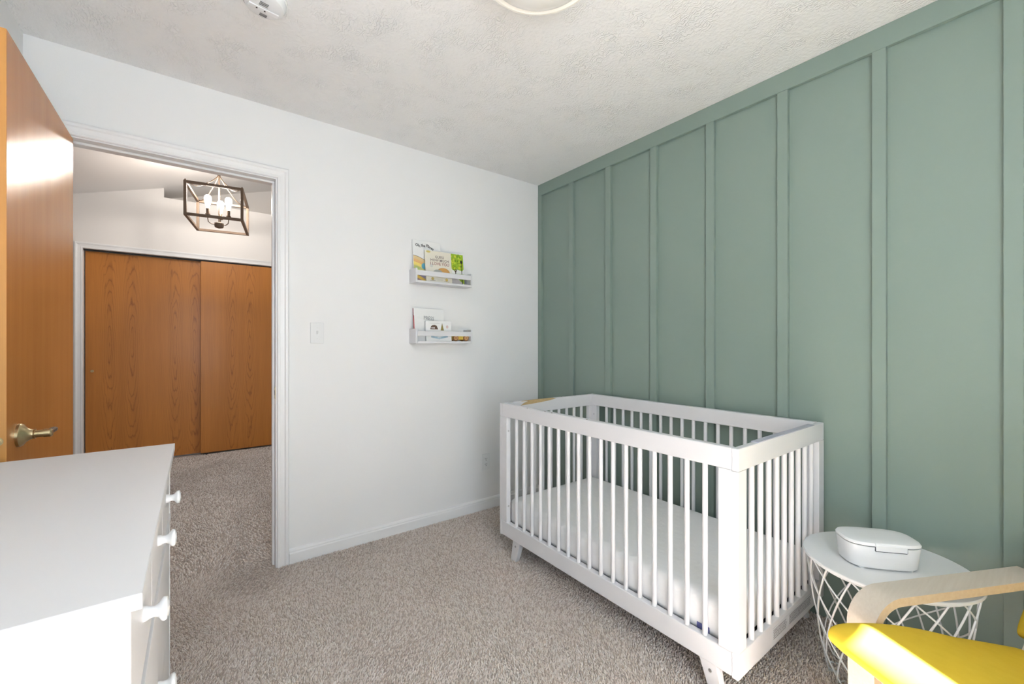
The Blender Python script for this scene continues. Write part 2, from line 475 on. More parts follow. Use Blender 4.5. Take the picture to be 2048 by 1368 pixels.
# ------------------------------------------------------------------ hall beyond the doorway
YC = 3.05                                        # closet wall face
def ceil_z(x): return 2.785 + 0.303 * (x + 2.449)
struct('wall_hall_left', box(-4.2, -4.1, WT, 3.9, -0.1, 3.9), 'hall_wall', 'hall wall left of the closet')
HW = (1.00, 1.80, 0.55, 1.85)                     # unseen opening added to let fill light into the hall
bm = bmesh.new()
bx(bm, 0.12, 0.22, WT, HW[0], -0.1, 3.9); bx(bm, 0.12, 0.22, HW[1], 3.9, -0.1, 3.9)
bx(bm, 0.12, 0.22, HW[0], HW[1], -0.1, HW[2]); bx(bm, 0.12, 0.22, HW[0], HW[1], HW[3], 3.9)
struct('wall_hall_right', bm, 'hall_wall', 'hall wall with an added light opening right of the closet')
w2 = thing('hall_fill_opening', 'white framed opening added out of view to brighten the hall', None, (0.17, 1.40, 0.55), kind='structure')  # added out of view, only to even out the hall light
bm = bmesh.new()
for a in ((HW[0], HW[0] + 0.05, HW[2], HW[3]), (HW[1] - 0.05, HW[1], HW[2], HW[3]), (HW[0], HW[1], HW[2], HW[2] + 0.05), (HW[0], HW[1], HW[3] - 0.05, HW[3])):
    bx(bm, 0.15, 0.19, a[0], a[1], a[2], a[3])
obj('window_frame', bm, 'trim', w2)
p2d = bpy.data.lights.new('hall_portal', 'AREA'); p2d.shape = 'RECTANGLE'; p2d.size = HW[1] - HW[0]; p2d.size_y = HW[3] - HW[2]
p2d.cycles.is_portal = True
p2 = bpy.data.objects.new('hall_portal', p2d); C.objects.link(p2)
p2.location = (0.23, (HW[0] + HW[1]) / 2, (HW[2] + HW[3]) / 2)
p2.rotation_euler = Vector((-1, 0, 0)).to_track_quat('-Z', 'Z').to_euler()
bm = bmesh.new()                                 # closet wall: taller piece on the left, plant ledge on the right
CX0, CX1, CZ = -3.040, -1.20, 2.090
bx(bm, -4.1, CX0, YC, YC + 0.10, -0.1, 3.4)
bx(bm, CX0, CX1, YC, YC + 0.10, CZ, 2.69)
bx(bm, CX1, 0.12, YC, YC + 0.10, -0.1, 2.69)
bx(bm, CX0, -2.450, YC, YC + 0.10, 2.69, 3.4)
bx(bm, -2.450, 0.12, YC + 0.10, 3.45, 2.60, 2.69)
struct('wall_hall_back', bm, 'hall_wall', 'hall wall above the closet with a high ledge')
struct('wall_hall_ledge', box(-4.1, 0.12, 3.45, 3.55, -0.1, 3.9), 'hall_wall', 'recessed wall above the ledge in the hall')
bm = prism(bmesh.new(), [(-4.2, ceil_z(-4.2)), (0.22, ceil_z(0.22)), (0.22, ceil_z(0.22) + 0.1), (-4.2, ceil_z(-4.2) + 0.1)], 'y', 0.0, 3.9)
struct('ceiling', bm, 'hall_wall', 'sloping ceiling of the hall beyond the doorway')
bm = prism(bmesh.new(), [(-4.2, 2.2), (0.22, 2.2), (0.22, ceil_z(0.22)), (-4.2, ceil_z(-4.2))], 'y', 0.02, WT)
# wall band between the two ceilings (above the doorway wall)
bm.free()
struct('wall_hall_front', box(-4.2, XL - 0.1, 0.0, WT, -0.1, 3.4), 'hall_wall', 'hall wall beside the doorway')
struct('wall_hall_front', box(XL - 0.1, 0.22, 0.03, WT, 2.95, 3.75), 'hall_wall', 'hall wall above the doorway')

t2 = thing('trim_2', 'white casing round the hall closet opening', None, (-2.1, YC, 0), kind='structure')
casing(CX0, CX1, CZ, YC, 1, t2, FZ)
obj('head_gap_shade', box(CX0, CX1, YC + 0.03, YC + 0.045, CZ - 0.012, CZ + 0.001), 'dark', t2)  # black strip standing in for the shade in the gap above the doors
def closet_door(name, x0, x1, y0, label):
    d = thing(name, label, None, (x0, y0, 0), kind='structure')
    obj('door_leaf', box(x0, x1, y0, y0 + 0.032, 0.012, CZ - 0.014), 'oak', d, bevel=0.0015)
    return d
d2 = closet_door('door_2', CX0 + 0.008, -2.128, YC + 0.062, 'oak veneer sliding closet door with a small knob')
closet_door('door_3', -2.145, CX1, YC + 0.022, 'oak veneer sliding closet door overlapping in front')
pm = Matrix.Translation((-2.985, YC + 0.062, 0.925)) @ Matrix.Rotation(R(90), 4, 'X')
obj('finger_pull', lathe(bmesh.new(), [(0, 0), (0.011, 0), (0.013, 0.003), (0.012, 0.006), (0.007, 0.007), (0, 0.004)], 20, pm), 'brass', d2, smooth=40, label='small brass finger pull')
obj('floor_guide', box(-2.125, -2.085, YC + 0.005, YC + 0.022, FZ, 0.012), 'dark', t2)
# dark closet interior
struct('wall_closet', box(CX0 - 0.05, CX1 + 0.05, YC + 0.11, YC + 0.13, -0.05, CZ + 0.3), 'hall_wall', 'inside of the hall closet')

# ------------------------------------------------------------------ hall lantern
LX, LY, LZ = -2.02, 2.06, 2.245
la = thing('lantern_pendant', 'open bronze cage lantern with three glowing bulbs in the hall', 'pendant light', (LX, LY, LZ), (0, 0, R(-9)))
Wm = WM[la.name]
def LT(bm):
    bmesh.ops.transform(bm, matrix=Wm, verts=bm.verts); return bm
lw, ld, lh, lt = 0.197, 0.27, 0.285, 0.0105
for sx in (-1, 1):
    for sy in (-1, 1):
        bm = box(sx * lw - lt, sx * lw + lt, sy * ld - lt, sy * ld + lt, 0, lh)
        c_ = obj('corner_post', LT(bm), 'bronze', la, bevel=0.001)
        obj('finial', LT(lathe(bmesh.new(), [(0, lh), (0.005, lh), (0.006, lh + 0.007), (0.003, lh + 0.013), (0, lh + 0.014)], 12, Matrix.Translation((sx * lw, sy * ld, 0)))), 'bronze', c_, smooth=40)
for z in (0, lh - 2 * lt):
    for sy in (-1, 1):
        obj('cage_bar', LT(box(-lw + lt, lw - lt, sy * ld - lt, sy * ld + lt, z, z + 2 * lt)), 'bronze', la, bevel=0.001)
    for sx in (-1, 1):
        obj('cage_bar', LT(box(sx * lw - lt, sx * lw + lt, -ld + lt, ld - lt, z, z + 2 * lt)), 'bronze', la, bevel=0.001)
STEM = 0.44
for sx in (-1, 1):
    for sy in (-1, 1):
        pts = []
        for k in range(17):
            t = k / 16
            rr_ = (1 - t) ** 1.0
            zz = lh + 0.16 * (t ** 2.4) - 0.018 * math.sin(math.pi * min(t * 1.6, 1))
            pts.append((sx * lw * (1 - 0.97 * t), sy * ld * (1 - 0.97 * t), zz))
        obj('scroll_arm', LT(tube(bmesh.new(), pts, 0.0042, 8)), 'bronze', la, smooth=50)
top = ceil_z(LX) - LZ
obj('stem', LT(lathe(bmesh.new(), [(0, 0.03), (0.006, 0.03), (0.006, lh + 0.16), (0.012, lh + 0.16), (0.012, lh + 0.18), (0.006, lh + 0.18), (0.006, top - 0.015), (0, top - 0.015)], 14)), 'bronze', la, smooth=40)
obj('canopy', LT(lathe(bmesh.new(), [(0, top - 0.03), (0.03, top - 0.03), (0.06, top - 0.012), (0.06, top + 0.02), (0, top + 0.02)], 28)), 'bronze', la, smooth=40)
obj('hub', LT(lathe(bmesh.new(), [(0, -0.022), (0.008, -0.02), (0.032, -0.012), (0.036, 0.004), (0.036, 0.024), (0.012, 0.034), (0, 0.034)], 28)), 'bronze', la, smooth=40)
M['bulb'] = mat('glowing_bulb', (1, 0.95, 0.88, 1), 0.3, emis=((1.0, 0.92, 0.82, 1), 9.0))
for ang in (212, 328, 90):
    bxp, byp = 0.090 * math.cos(R(ang)), 0.090 * math.sin(R(ang))
    T = Matrix.Translation((bxp, byp, 0.050))
    obj('bulb_arm', LT(tube(bmesh.new(), [(0.02 * math.cos(R(ang)), 0.02 * math.sin(R(ang)), 0.010), (bxp * 0.7, byp * 0.7, 0.006), (bxp * 0.95, byp * 0.95, 0.020), (bxp, byp, 0.045), (bxp, byp, 0.086)], 0.004, 8)), 'bronze', la, smooth=50)
    s_ = obj('candle_socket', LT(lathe(bmesh.new(), [(0, 0.030), (0.019, 0.032), (0.019, 0.036), (0.0125, 0.038), (0.0125, 0.085), (0, 0.085)], 20, T)), 'bronze', la, smooth=40)
    obj('bulb', LT(lathe(bmesh.new(), [(0.0115, 0.085), (0.013, 0.10), (0.020, 0.125), (0.026, 0.155), (0.0275, 0.172), (0.024, 0.19), (0.015, 0.201), (0, 0.204)], 20, T)), 'bulb', s_, smooth=60)
    ld_ = bpy.data.lights.new('bulb_light', 'POINT'); ld_.energy = 5.6; ld_.color = (1.0, 0.92, 0.84); ld_.shadow_soft_size = 0.035
    lo = bpy.data.objects.new('bulb_light', ld_); C.objects.link(lo)
    lo.location = Wm @ Vector((bxp * 0.5, byp * 0.5, 0.275))

# ------------------------------------------------------------------ ceiling fittings
sm = thing('smoke_alarm', 'round white smoke alarm with slots and sensor holes on the ceiling', 'smoke alarm', (-1.985, -0.785, H))
T = Matrix.Translation((-1.985, -0.785, H)) @ Matrix.Rotation(R(180), 4, 'X')
obj('base_plate', lathe(bmesh.new(), [(0, 0), (0.076, 0), (0.076, 0.008), (0.070, 0.010), (0, 0.010)], 48, T), 'plastic', sm, smooth=35)
hs = obj('housing', lathe(bmesh.new(), [(0, 0.009), (0.071, 0.009), (0.070, 0.020), (0.062, 0.032), (0.050, 0.036), (0, 0.038)], 48, T), 'plastic', sm, smooth=35)
rz = Matrix.Translation((-1.985, -0.785, H)) @ Matrix.Rotation(R(8), 4, 'Z')
def sm_box(name, x0, x1, y0, y1, m, par, z0=-0.0405, z1=-0.030):
    bm = box(x0, x1, y0, y1, z0, z1); bmesh.ops.transform(bm, matrix=rz, verts=bm.verts)
    return obj(name, bm, m, par, bevel=0.0008)
sm_box('button_bar', -0.048, 0.048, 0.002, 0.020, 'plastic', sm)
for k in range(3):
    sm_box('slot', -0.006, 0.018, 0.034 + k * 0.0055, 0.0350 + k * 0.0055, 'slot', sm, -0.0385, -0.032)
for k in range(3):
    sm_box('slot', -0.020, 0.008, -0.0115 - k * 0.0075, -0.010 - k * 0.0075, 'slot', sm, -0.0395, -0.032)
for x in (-0.022, 0.004):
    T2 = rz @ Matrix.Translation((x, 0.011, -0.041))
    obj('sensor_hole', lathe(bmesh.new(), [(0, 0), (0.0032, 0), (0.0032, 0.003), (0, 0.003)], 14, T2), 'dark', sm, smooth=40)

M['dome'] = mat('frosted_glass_dome', (0.86, 0.85, 0.82, 1), 0.25, emis=((1.0, 0.95, 0.86, 1), 0.06))
M['dome_rim'] = mat('cream_glass_rim', (0.88, 0.86, 0.80, 1), 0.2, emis=((1.0, 0.94, 0.82, 1), 0.10))
cl = thing('ceiling_light', 'flush frosted glass dome light with a pale rim on the ceiling', 'ceiling light', (-1.318, -1.54, H))
T = Matrix.Translation((-1.318, -1.54, H)) @ Matrix.Rotation(R(180), 4, 'X')
obj('rim', lathe(bmesh.new(), [(0.0, 0.0), (0.185, 0.0), (0.197, 0.050), (0.199, 0.062), (0.196, 0.070), (0.188, 0.072), (0.178, 0.066), (0.0, 0.060)], 72, T), 'dome_rim', cl, smooth=35)
obj('glass_dome', lathe(bmesh.new(), [(0.180, 0.064), (0.165, 0.080), (0.135, 0.097), (0.09, 0.109), (0.045, 0.115), (0, 0.117)], 72, T), 'dome', cl, smooth=60)
obj('finial', lathe(bmesh.new(), [(0, 0.115), (0.012, 0.116), (0.010, 0.124), (0.005, 0.130), (0, 0.132)], 20, T), 'brass', cl, smooth=50)

# ------------------------------------------------------------------ switch and outlet
def plate(name, label, cat, cx, cz, w=0.072, h=0.117):
    t = thing(name, label, cat, (cx, 0, cz))
    bm = box(cx - w / 2, cx + w / 2, -0.006, 0.0, cz - h / 2, cz + h / 2)
    obj('cover_plate', bm, 'plate', t, bevel=0.003)
    return t
sw = plate('light_switch', 'white toggle light switch between doorway and picture ledges', 'light switch', -1.641, 1.247)
obj('toggle_collar', box(-1.641 - 0.0055, -1.641 + 0.0055, -0.0072, -0.005, 1.247 - 0.013, 1.247 + 0.013), M['plate'], sw, bevel=0.0006)
bm = prism(bmesh.new(), [(-0.006, 1.240), (-0.006, 1.254), (-0.016, 1.262), (-0.018, 1.257)], 'x', -1.641 - 0.0042, -1.641 + 0.0042)
obj('toggle', bm, 'plate', sw, bevel=0.0008)
for dz in (-0.030, 0.030):
    obj('screw', lathe(bmesh.new(), [(0, 0), (0.0032, 0), (0.0026, 0.001), (0, 0.0012)], 12, Matrix.Translation((-1.641, -0.006, 1.247 + dz)) @ Matrix.Rotation(R(90), 4, 'X')), 'plate', sw)
ou = plate('power_outlet', 'white duplex power outlet low beside the crib', 'outlet', -0.514, 0.337)
for dz in (-0.0195, 0.0195):
    rc = obj('receptacle', oval(bmesh.new(), -0.514, 0.337 + dz, 0.0165, 0.0145, -0.0078, -0.004), 'plate', ou, smooth=40)
    for dx in (-0.0065, 0.0065):
        obj('slot', box(-0.514 + dx - 0.0012, -0.514 + dx + 0.0012, -0.0083, -0.0070, 0.337 + dz, 0.337 + dz + 0.0085), 'dark', rc)
    obj('slot', oval(bmesh.new(), -0.514, 0.337 + dz - 0.006, 0.0026, 0.0026, -0.0083, -0.0070, 12), 'dark', rc)

# ------------------------------------------------------------------ picture ledges
def ledge(z0, hs_, label):
    t = thing('picture_ledge', label, 'wall shelf', (-0.889, 0, z0), group='white picture ledges on the wall')
    x0, x1 = -1.095, -0.686
    for a in (x0, x1 - 0.012):
        obj('side_panel', box(a, a + 0.012, -0.100, 0.0, z0, z0 + hs_), 'white', t, bevel=0.001)
    obj('bottom_board', box(x0 + 0.012, x1 - 0.012, -0.100, -0.0, z0, z0 + 0.014), 'white', t, bevel=0.001)
    obj('front_rail', box(x0 + 0.012, x1 - 0.012, -0.100, -0.088, z0 + 0.047, z0 + 0.078), 'white', t, bevel=0.001)
    obj('back_board', box(x0 + 0.012, x1 - 0.012, -0.010, 0.0, z0 + 0.014, z0 + 0.078), 'white', t, bevel=0.001)
Z1, Z2 = 1.570, 1.190
ledge(Z1, 0.090, 'upper white picture ledge holding three picture books')
ledge(Z2, 0.092, 'lower white picture ledge holding two books and a yellow toy')

pages = mat('paper_pages', (0.78, 0.76, 0.70, 1), 0.8)
def book(label, x, w, h, th, z, yf, tilt, cover, spine=None):
    """leaning book; local axes: x right, z up, y to the wall, front cover at y=0"""
    t = thing('picture_book', label, 'book', (x, yf, z), (R(-tilt), 0, 0), 'picture books on the ledges', local=True)
    obj('cover', box(0, w, 0, 0.002, 0, h), cover, t, bevel=0.0006)
    obj('cover', box(0, w, th - 0.002, th, 0, h), cover, t, bevel=0.0006)
    obj('spine', box(0, 0.002, 0.002, th - 0.002, 0, h), spine or cover, t)
    obj('pages', box(0.003, w - 0.004, 0.002, th - 0.002, 0.003, h - 0.003), pages, t)
    return t
def patch(par, name, pts, m, k=1):
    """flat printed shape on the cover"""
    bm = prism(bmesh.new(), pts, 'y', -0.00035 * k, 0.0004)
    return obj(name, bm, m, par)
def ell(cx, cz, rx, rz, a0=0, a1=360, n=20):
    return [(cx + rx * math.cos(R(a0 + (a1 - a0) * i / n)), cz + rz * math.sin(R(a0 + (a1 - a0) * i / n))) for i in range(n + (0 if a1 - a0 == 360 else 1))]
def band(pts_lo, pts_hi): return list(pts_lo) + list(pts_hi)[::-1]
def text(par, s, x, z, size, m, rot=0, sx=1.0, name='lettering', k=3, align='CENTER', bold=0.0):
    cu = bpy.data.curves.new('t', 'FONT'); cu.body = s; cu.size = size; cu.align_x = align
    cu.resolution_u = 2; cu.offset = bold
    tmp = bpy.data.objects.new('t', cu); C.objects.link(tmp)
    bpy.context.view_layer.update()
    me = bpy.data.meshes.new_from_object(tmp.evaluated_get(bpy.context.evaluated_depsgraph_get()))
    bpy.data.objects.remove(tmp); bpy.data.curves.remove(cu)
    mt = Matrix.Translation((x, -0.00035 * k, z)) @ Matrix.Rotation(R(-rot), 4, 'Y') @ Matrix.Rotation(R(90), 4, 'X') @ Matrix.Diagonal((sx, 1, 1, 1))
    me.transform(mt); me.name = name
    me.materials.append(m)
    o = bpy.data.objects.new(name, me); C.objects.link(o); o.parent = par
    return o
ink = flat('print_ink', 38, 36, 40)
pb_white = flat('cover_white', 236, 236, 234)
pb_cream = flat('cover_cream', 226, 221, 206)
BZ = Z1 + 0.0145
# tall white book with hand lettering and rainbow bands (plain generic bands)
A = book('tall white picture book with coloured curving bands, leftmost on the upper ledge', -1.079, 0.196, 0.272, 0.010, BZ, -0.046, 7, pb_white)
xs = np.linspace(0.0005, 0.1955, 14)
cols = [(214, 190, 140), (222, 176, 120), (238, 216, 120), (204, 200, 130), (222, 160, 120), (170, 160, 190), (226, 190, 96), (150, 120, 120)]
def bz_(x, i): return max(0.168 - 0.020 * i - 1.3 * max(x, 0) ** 1.55 - 0.012 * i * x, 0.001)
patch(A, 'printed_line', band([(x, bz_(x, 0)) for x in xs], [(x, bz_(x, 0) + 0.0035) for x in xs]), flat('p_grey', 120, 110, 110))
for i, c in enumerate(cols):
    hi = [(x, bz_(x, i)) for x in xs]; lo = [(x, max(bz_(x, i + 1) if i < 7 else 0.001, 0.0005)) for x in xs]
    hi = [(x, max(z, l[1] + 0.0002)) for (x, z), l in zip(hi, lo)]
    patch(A, 'printed_band', band(lo, hi), flat('p_band%d' % i, *c))
patch(A, 'printed_patch', ell(0.070, 0.103, 0.017, 0.020), flat('p_blue', 96, 168, 192), 2)
patch(A, 'printed_patch', ell(0.020, 0.080, 0.020, 0.017), flat('p_lime', 186, 206, 120), 2)
for s_, x, z, a in (('Oh,', 0.034, 0.236, -8), ('the', 0.071, 0.238, -4), ('P', 0.097, 0.240, -14), ('laces', 0.121, 0.231, -26)):
    text(A, s_, x, z - 0.006, 0.027, ink, a, 0.86, bold=0.0006)
text(A, 'You', 0.136, 0.196, 0.018, ink, -6, 0.9, bold=0.0005)
# cream book
B = book('cream picture book with brown capitals, in the middle of the upper ledge', -1.010, 0.186, 0.206, 0.012, BZ, -0.073, 6, pb_cream)
ti = flat('title_brown', 120, 108, 104)
text(B, 'GUESS', 0.100, 0.160, 0.024, ti, 0, 0.95, bold=0.0003)
text(B, 'HOW MUCH', 0.100, 0.138, 0.024, ti, 0, 0.95, bold=0.0003)
text(B, 'I LOVE YOU', 0.100, 0.114, 0.027, flat('title_red', 150, 100, 96), 0, 0.95, bold=0.0004)
patch(B, 'printed_patch', ell(0.125, 0.070, 0.046, 0.030, -20, 160), flat('p_ochre', 206, 156, 92))
patch(B, 'printed_patch', ell(0.085, 0.064, 0.034, 0.022, 0, 360), flat('p_silver', 176, 178, 172), 2)
patch(B, 'printed_patch', ell(0.040, 0.108, 0.012, 0.012), flat('p_moon', 208, 208, 200))
patch(B, 'printed_patch', ell(0.022, 0.198, 0.016, 0.007), flat('p_gold', 206, 188, 110))
for x in (0.045, 0.145):
    patch(B, 'printed_patch', ell(x, 0.022, 0.010, 0.010), flat('p_gold2', 204, 180, 110))
    patch(B, 'printed_line', [(x - 0.018, 0.009), (x + 0.018, 0.009), (x + 0.018, 0.011), (x - 0.018, 0.011)], ti)
for k, z in enumerate((0.030, 0.022, 0.014)):
    patch(B, 'printed_line', [(0.075, z), (0.118, z), (0.118, z + 0.0012), (0.075, z + 0.0012)], flat('p_l%d' % k, 190, 184, 168))
# tree book
Cb = book('picture book with a bright green tree and lamp post, rightmost on the upper ledge', -0.892, 0.172, 0.216, 0.008, BZ, -0.056, 7, pb_white)
gr = flat('leaf_green', 150, 182, 44)
patch(Cb, 'printed_tree', band([(0.040, 0.196), (0.066, 0.190), (0.070, 0.120), (0.085, 0.100), (0.100, 0.096), (0.122, 0.106), (0.145, 0.100), (0.160, 0.096), (0.171, 0.112)], [(0.040, 0.211), (0.171, 0.211)]), gr)
for k in range(46):
    x, z = random.uniform(0.078, 0.166), random.uniform(0.112, 0.206)
    q = random.uniform(0.003, 0.0075)
    patch(Cb, 'printed_leaf', ell(x, z, q, q * 1.25, 0, 360, 7), [flat('lf_a', 120, 158, 30), flat('lf_b', 186, 208, 60), flat('lf_c', 206, 204, 62)][k % 3] if k < 3 else [bpy.data.materials['lf_a'], bpy.data.materials['lf_b'], bpy.data.materials['lf_c']][k % 3], 2)
trunk = flat('trunk_brown', 66, 52, 44)
patch(Cb, 'printed_trunk', [(0.105, 0.050), (0.111, 0.050), (0.111, 0.085), (0.122, 0.106), (0.119, 0.108), (0.109, 0.094), (0.108, 0.110), (0.105, 0.110), (0.105, 0.092), (0.094, 0.106), (0.092, 0.104), (0.105, 0.085)], trunk, 3)
patch(Cb, 'printed_grass', [(0.060, 0.054), (0.171, 0.054), (0.171, 0.076), (0.060, 0.074)], flat('p_lawn', 164, 190, 70), 2)
patch(Cb, 'printed_grass', [(0.120, 0.044), (0.171, 0.044), (0.171, 0.004), (0.150, 0.020)], flat('p_lawn2', 150, 176, 50), 2)
patch(Cb, 'printed_path', [(0.002, 0.002), (0.165, 0.002), (0.145, 0.024), (0.110, 0.044), (0.002, 0.044)], flat('p_path', 196, 188, 188))
patch(Cb, 'printed_post', [(0.153, 0.006), (0.158, 0.006), (0.1575, 0.150), (0.1535, 0.150)], ink, 3)
patch(Cb, 'printed_lamp', [(0.150, 0.150), (0.161, 0.150), (0.164, 0.164), (0.1555, 0.174), (0.147, 0.164)], ink, 3)
# lower ledge
BZ2 = Z2 + 0.0145
D = book('white book with hand drawn capitals and a red spine on the lower ledge', -1.078, 0.212, 0.211, 0.014, BZ2, -0.048, 6, pb_white, M['red'])
patch(D, 'spine_print', [(-0.004, 0.0), (0.002, 0.0), (0.002, 0.165), (-0.004, 0.165)], M['red'])
text(D, 'PRESS', 0.103, 0.138, 0.034, flat('pencil', 120, 126, 130), -3, 0.86)
E_ = book('small white book with a cabin and tree on the lower ledge', -1.012, 0.182, 0.130, 0.012, BZ2, -0.076, 5, pb_white)
patch(E_, 'printed_house', [(0.030, 0.076), (0.086, 0.076), (0.076, 0.100), (0.062, 0.105), (0.046, 0.103), (0.036, 0.096)], flat('cabin', 96, 74, 60), 2)
for x in (0.038, 0.047, 0.056):
    patch(E_, 'printed_window', [(x, 0.082), (x + 0.006, 0.082), (x + 0.006, 0.089), (x, 0.089)], pb_white, 3)
patch(E_, 'printed_tree', [(0.104, 0.070), (0.127, 0.070), (0.1155, 0.118)], flat('fir', 142, 128, 66), 2)
patch(E_, 'printed_sun', ell(0.152, 0.094, 0.009, 0.010), flat('rose', 214, 190, 186), 2)
patch(E_, 'printed_line', [(0.030, 0.114), (0.098, 0.114), (0.098, 0.116), (0.030, 0.116)], flat('pl', 190, 190, 190))
patch(E_, 'printed_ribbon', [(0.034, 0.036), (0.090, 0.026), (0.150, 0.036), (0.156, 0.026), (0.092, 0.012), (0.034, 0.024)], flat('ribbon', 160, 186, 200), 2)
for x in (0.080, 0.087, 0.094, 0.101):
    patch(E_, 'printed_stroke', [(x, 0.017), (x + 0.003, 0.017), (x + 0.003, 0.026), (x, 0.026)], pb_white, 3)

ty = thing('toy_car', 'yellow wooden toy car with brown wheels on the lower ledge', 'toy car', (-0.765, -0.05, BZ2))
bm = prism(bmesh.new(), [(-0.822, BZ2 + 0.010), (-0.704, BZ2 + 0.010), (-0.697, BZ2 + 0.020), (-0.697, BZ2 + 0.040), (-0.705, BZ2 + 0.048), (-0.730, BZ2 + 0.050), (-0.745, BZ2 + 0.058), (-0.800, BZ2 + 0.058), (-0.822, BZ2 + 0.048)], 'y', -0.075, -0.030)
obj('body', bm, mat('yellow_toy_paint', srgb(222, 190, 84), 0.45), ty, bevel=0.003)
brown = mat('brown_wheel', srgb(150, 106, 66), 0.5); tan = mat('tan_hub', srgb(206, 164, 118), 0.5)
for wx in (-0.803, -0.724):
    for wy, s_ in ((-0.084, 1), (-0.030, -1)):
        Tm = Matrix.Translation((wx, wy + 0.009, BZ2 + 0.021)) @ Matrix.Rotation(R(90), 4, 'X')
        wh = obj('wheel', lathe(bmesh.new(), [(0, 0), (0.0195, 0), (0.0205, 0.002), (0.0205, 0.007), (0.0195, 0.009), (0, 0.009)], 28, Tm), brown, ty, smooth=40)
        Tm = Tm @ Matrix.Translation((0, 0, 0.0085 if s_ == 1 else -0.0012))
        obj('hub', lathe(bmesh.new(), [(0.007, 0), (0.013, 0), (0.013, 0.0014), (0.007, 0.0014), (0.007, 0)], 24, Tm), tan, wh)
        obj('hub_cap', lathe(bmesh.new(), [(0, 0), (0.0035, 0), (0.0035, 0.0018), (0, 0.0018)], 14, Tm), tan, wh)

# ------------------------------------------------------------------ crib
KX0, KX1, KY0, KY1 = -0.800, -0.035, -1.904, -0.585       # outer box
KT, KB, ET = 0.850, 0.112, 0.022
cr = thing('crib', 'white wooden slatted crib against the green wall', 'crib', ((KX0 + KX1) / 2, (KY0 + KY1) / 2, FZ))
SD = 0.0092
def side_panel(name, xc, th):
    """long side: frame with 17 round slats, in the plane x = xc"""
    y0, y1 = KY0 + ET, KY1 - ET
    a, b = xc - th / 2, xc + th / 2
    fr = obj(name, box(a, b, y0, y1, KT - 0.072, KT), 'white', cr, bevel=0.003)
    obj('bottom_rail', box(a, b, y0, y1, KB, KB + 0.078), 'white', cr, bevel=0.003)
    for yy in (y0, y1 - 0.043):
        obj('side_stile', box(a, b, yy, yy + 0.043, KB + 0.078, KT - 0.072), 'white', cr, bevel=0.001)
    first = None
    for i in range(17):
        y = -0.724 - 0.0664 * i
        if first is None:
            bm = lathe(bmesh.new(), [(SD, KB + 0.076), (SD, KT - 0.070)], 16)
            first = obj('slat', bm, 'white', cr, smooth=40); o = first
        else:
            o = first.copy(); C.objects.link(o)
        o.location = (xc, y, 0)
side_panel('top_rail', KX0 + 0.014, 0.028)
side_panel('top_rail', KX1 - 0.014, 0.028)
def end_panel(y0, y1):
    tr = obj('end_top_rail', box(KX0, KX1, y0, y1, KT - 0.074, KT), 'white', cr, bevel=0.003)
    br = obj('end_bottom_rail', box(KX0, KX1, y0, y1, KB - 0.004, KB + 0.080), 'white', cr, bevel=0.003)
    for xx in (KX0, KX1 - 0.056):
        obj('end_stile', box(xx, xx + 0.056, y0, y1, KB + 0.0805, KT - 0.0745), 'white', cr, bevel=0.0012)
    first = None
    for i in range(9):
        x = -0.4175 + (i - 4) * 0.0668
        if first is None:
            first = obj('slat', lathe(bmesh.new(), [(SD, KB + 0.078), (SD, KT - 0.073)], 16), 'white', cr, smooth=40); o = first
        else:
            o = first.copy(); C.objects.link(o)
        o.location = (x, (y0 + y1) / 2, 0)
    return tr, br
tr_n, br_n = end_panel(KY0, KY0 + ET)
tr_f, br_f = end_panel(KY1 - ET, KY1)
# clear teething guard on the near end rail
obj('teething_guard', box(KX0 + 0.14, KX1 - 0.11, KY0 - 0.001, KY0 + ET + 0.002, KT - 0.0005, KT + 0.003), mat('grey_guard', srgb(190, 190, 204), 0.25), cr, bevel=0.001, label='grey plastic strip along the end rail')
# chewed bare patch on the far end rail
bm = bmesh.new()
pts = [(-0.660, -0.6055), (-0.640, -0.598), (-0.600, -0.589), (-0.520, -0.587), (-0.430, -0.589), (-0.395, -0.594), (-0.440, -0.600), (-0.520, -0.604), (-0.600, -0.6075)]
prism(bm, pts, 'z', KT - 0.002, KT + 0.0012)
prism(bm, [(-0.668, 0.826), (-0.640, 0.840), (-0.600, KT + 0.0008), (-0.410, KT + 0.0008), (-0.385, 0.846), (-0.450, 0.838), (-0.550, 0.831)], 'y', KY1 - ET - 0.0008, KY1 - ET + 0.003)
obj('bare_patch', bm, 'bare', cr, label='chewed patch of bare tan wood')
for cx, cy, rx, ry in ((-0.735, -0.604, 0.020, 0.0016), (-0.330, -0.596, 0.005, 0.0015), (-0.30, -0.598, 0.003, 0.001), (-0.21, -0.597, 0.006, 0.0012)):
    obj('chip', prism(bmesh.new(), ell(cx, cy, rx, ry, 0, 360, 9), 'z', KT - 0.002, KT + 0.0008), M['bronze'], cr)
for y in (-0.83, -0.97, -1.02, -1.25):
    obj('chip', prism(bmesh.new(), ell(KX0 + 0.0035, y, 0.0022, 0.006, 0, 360, 8), 'z', KT - 0.002, KT + 0.0006), M['bronze'], cr)
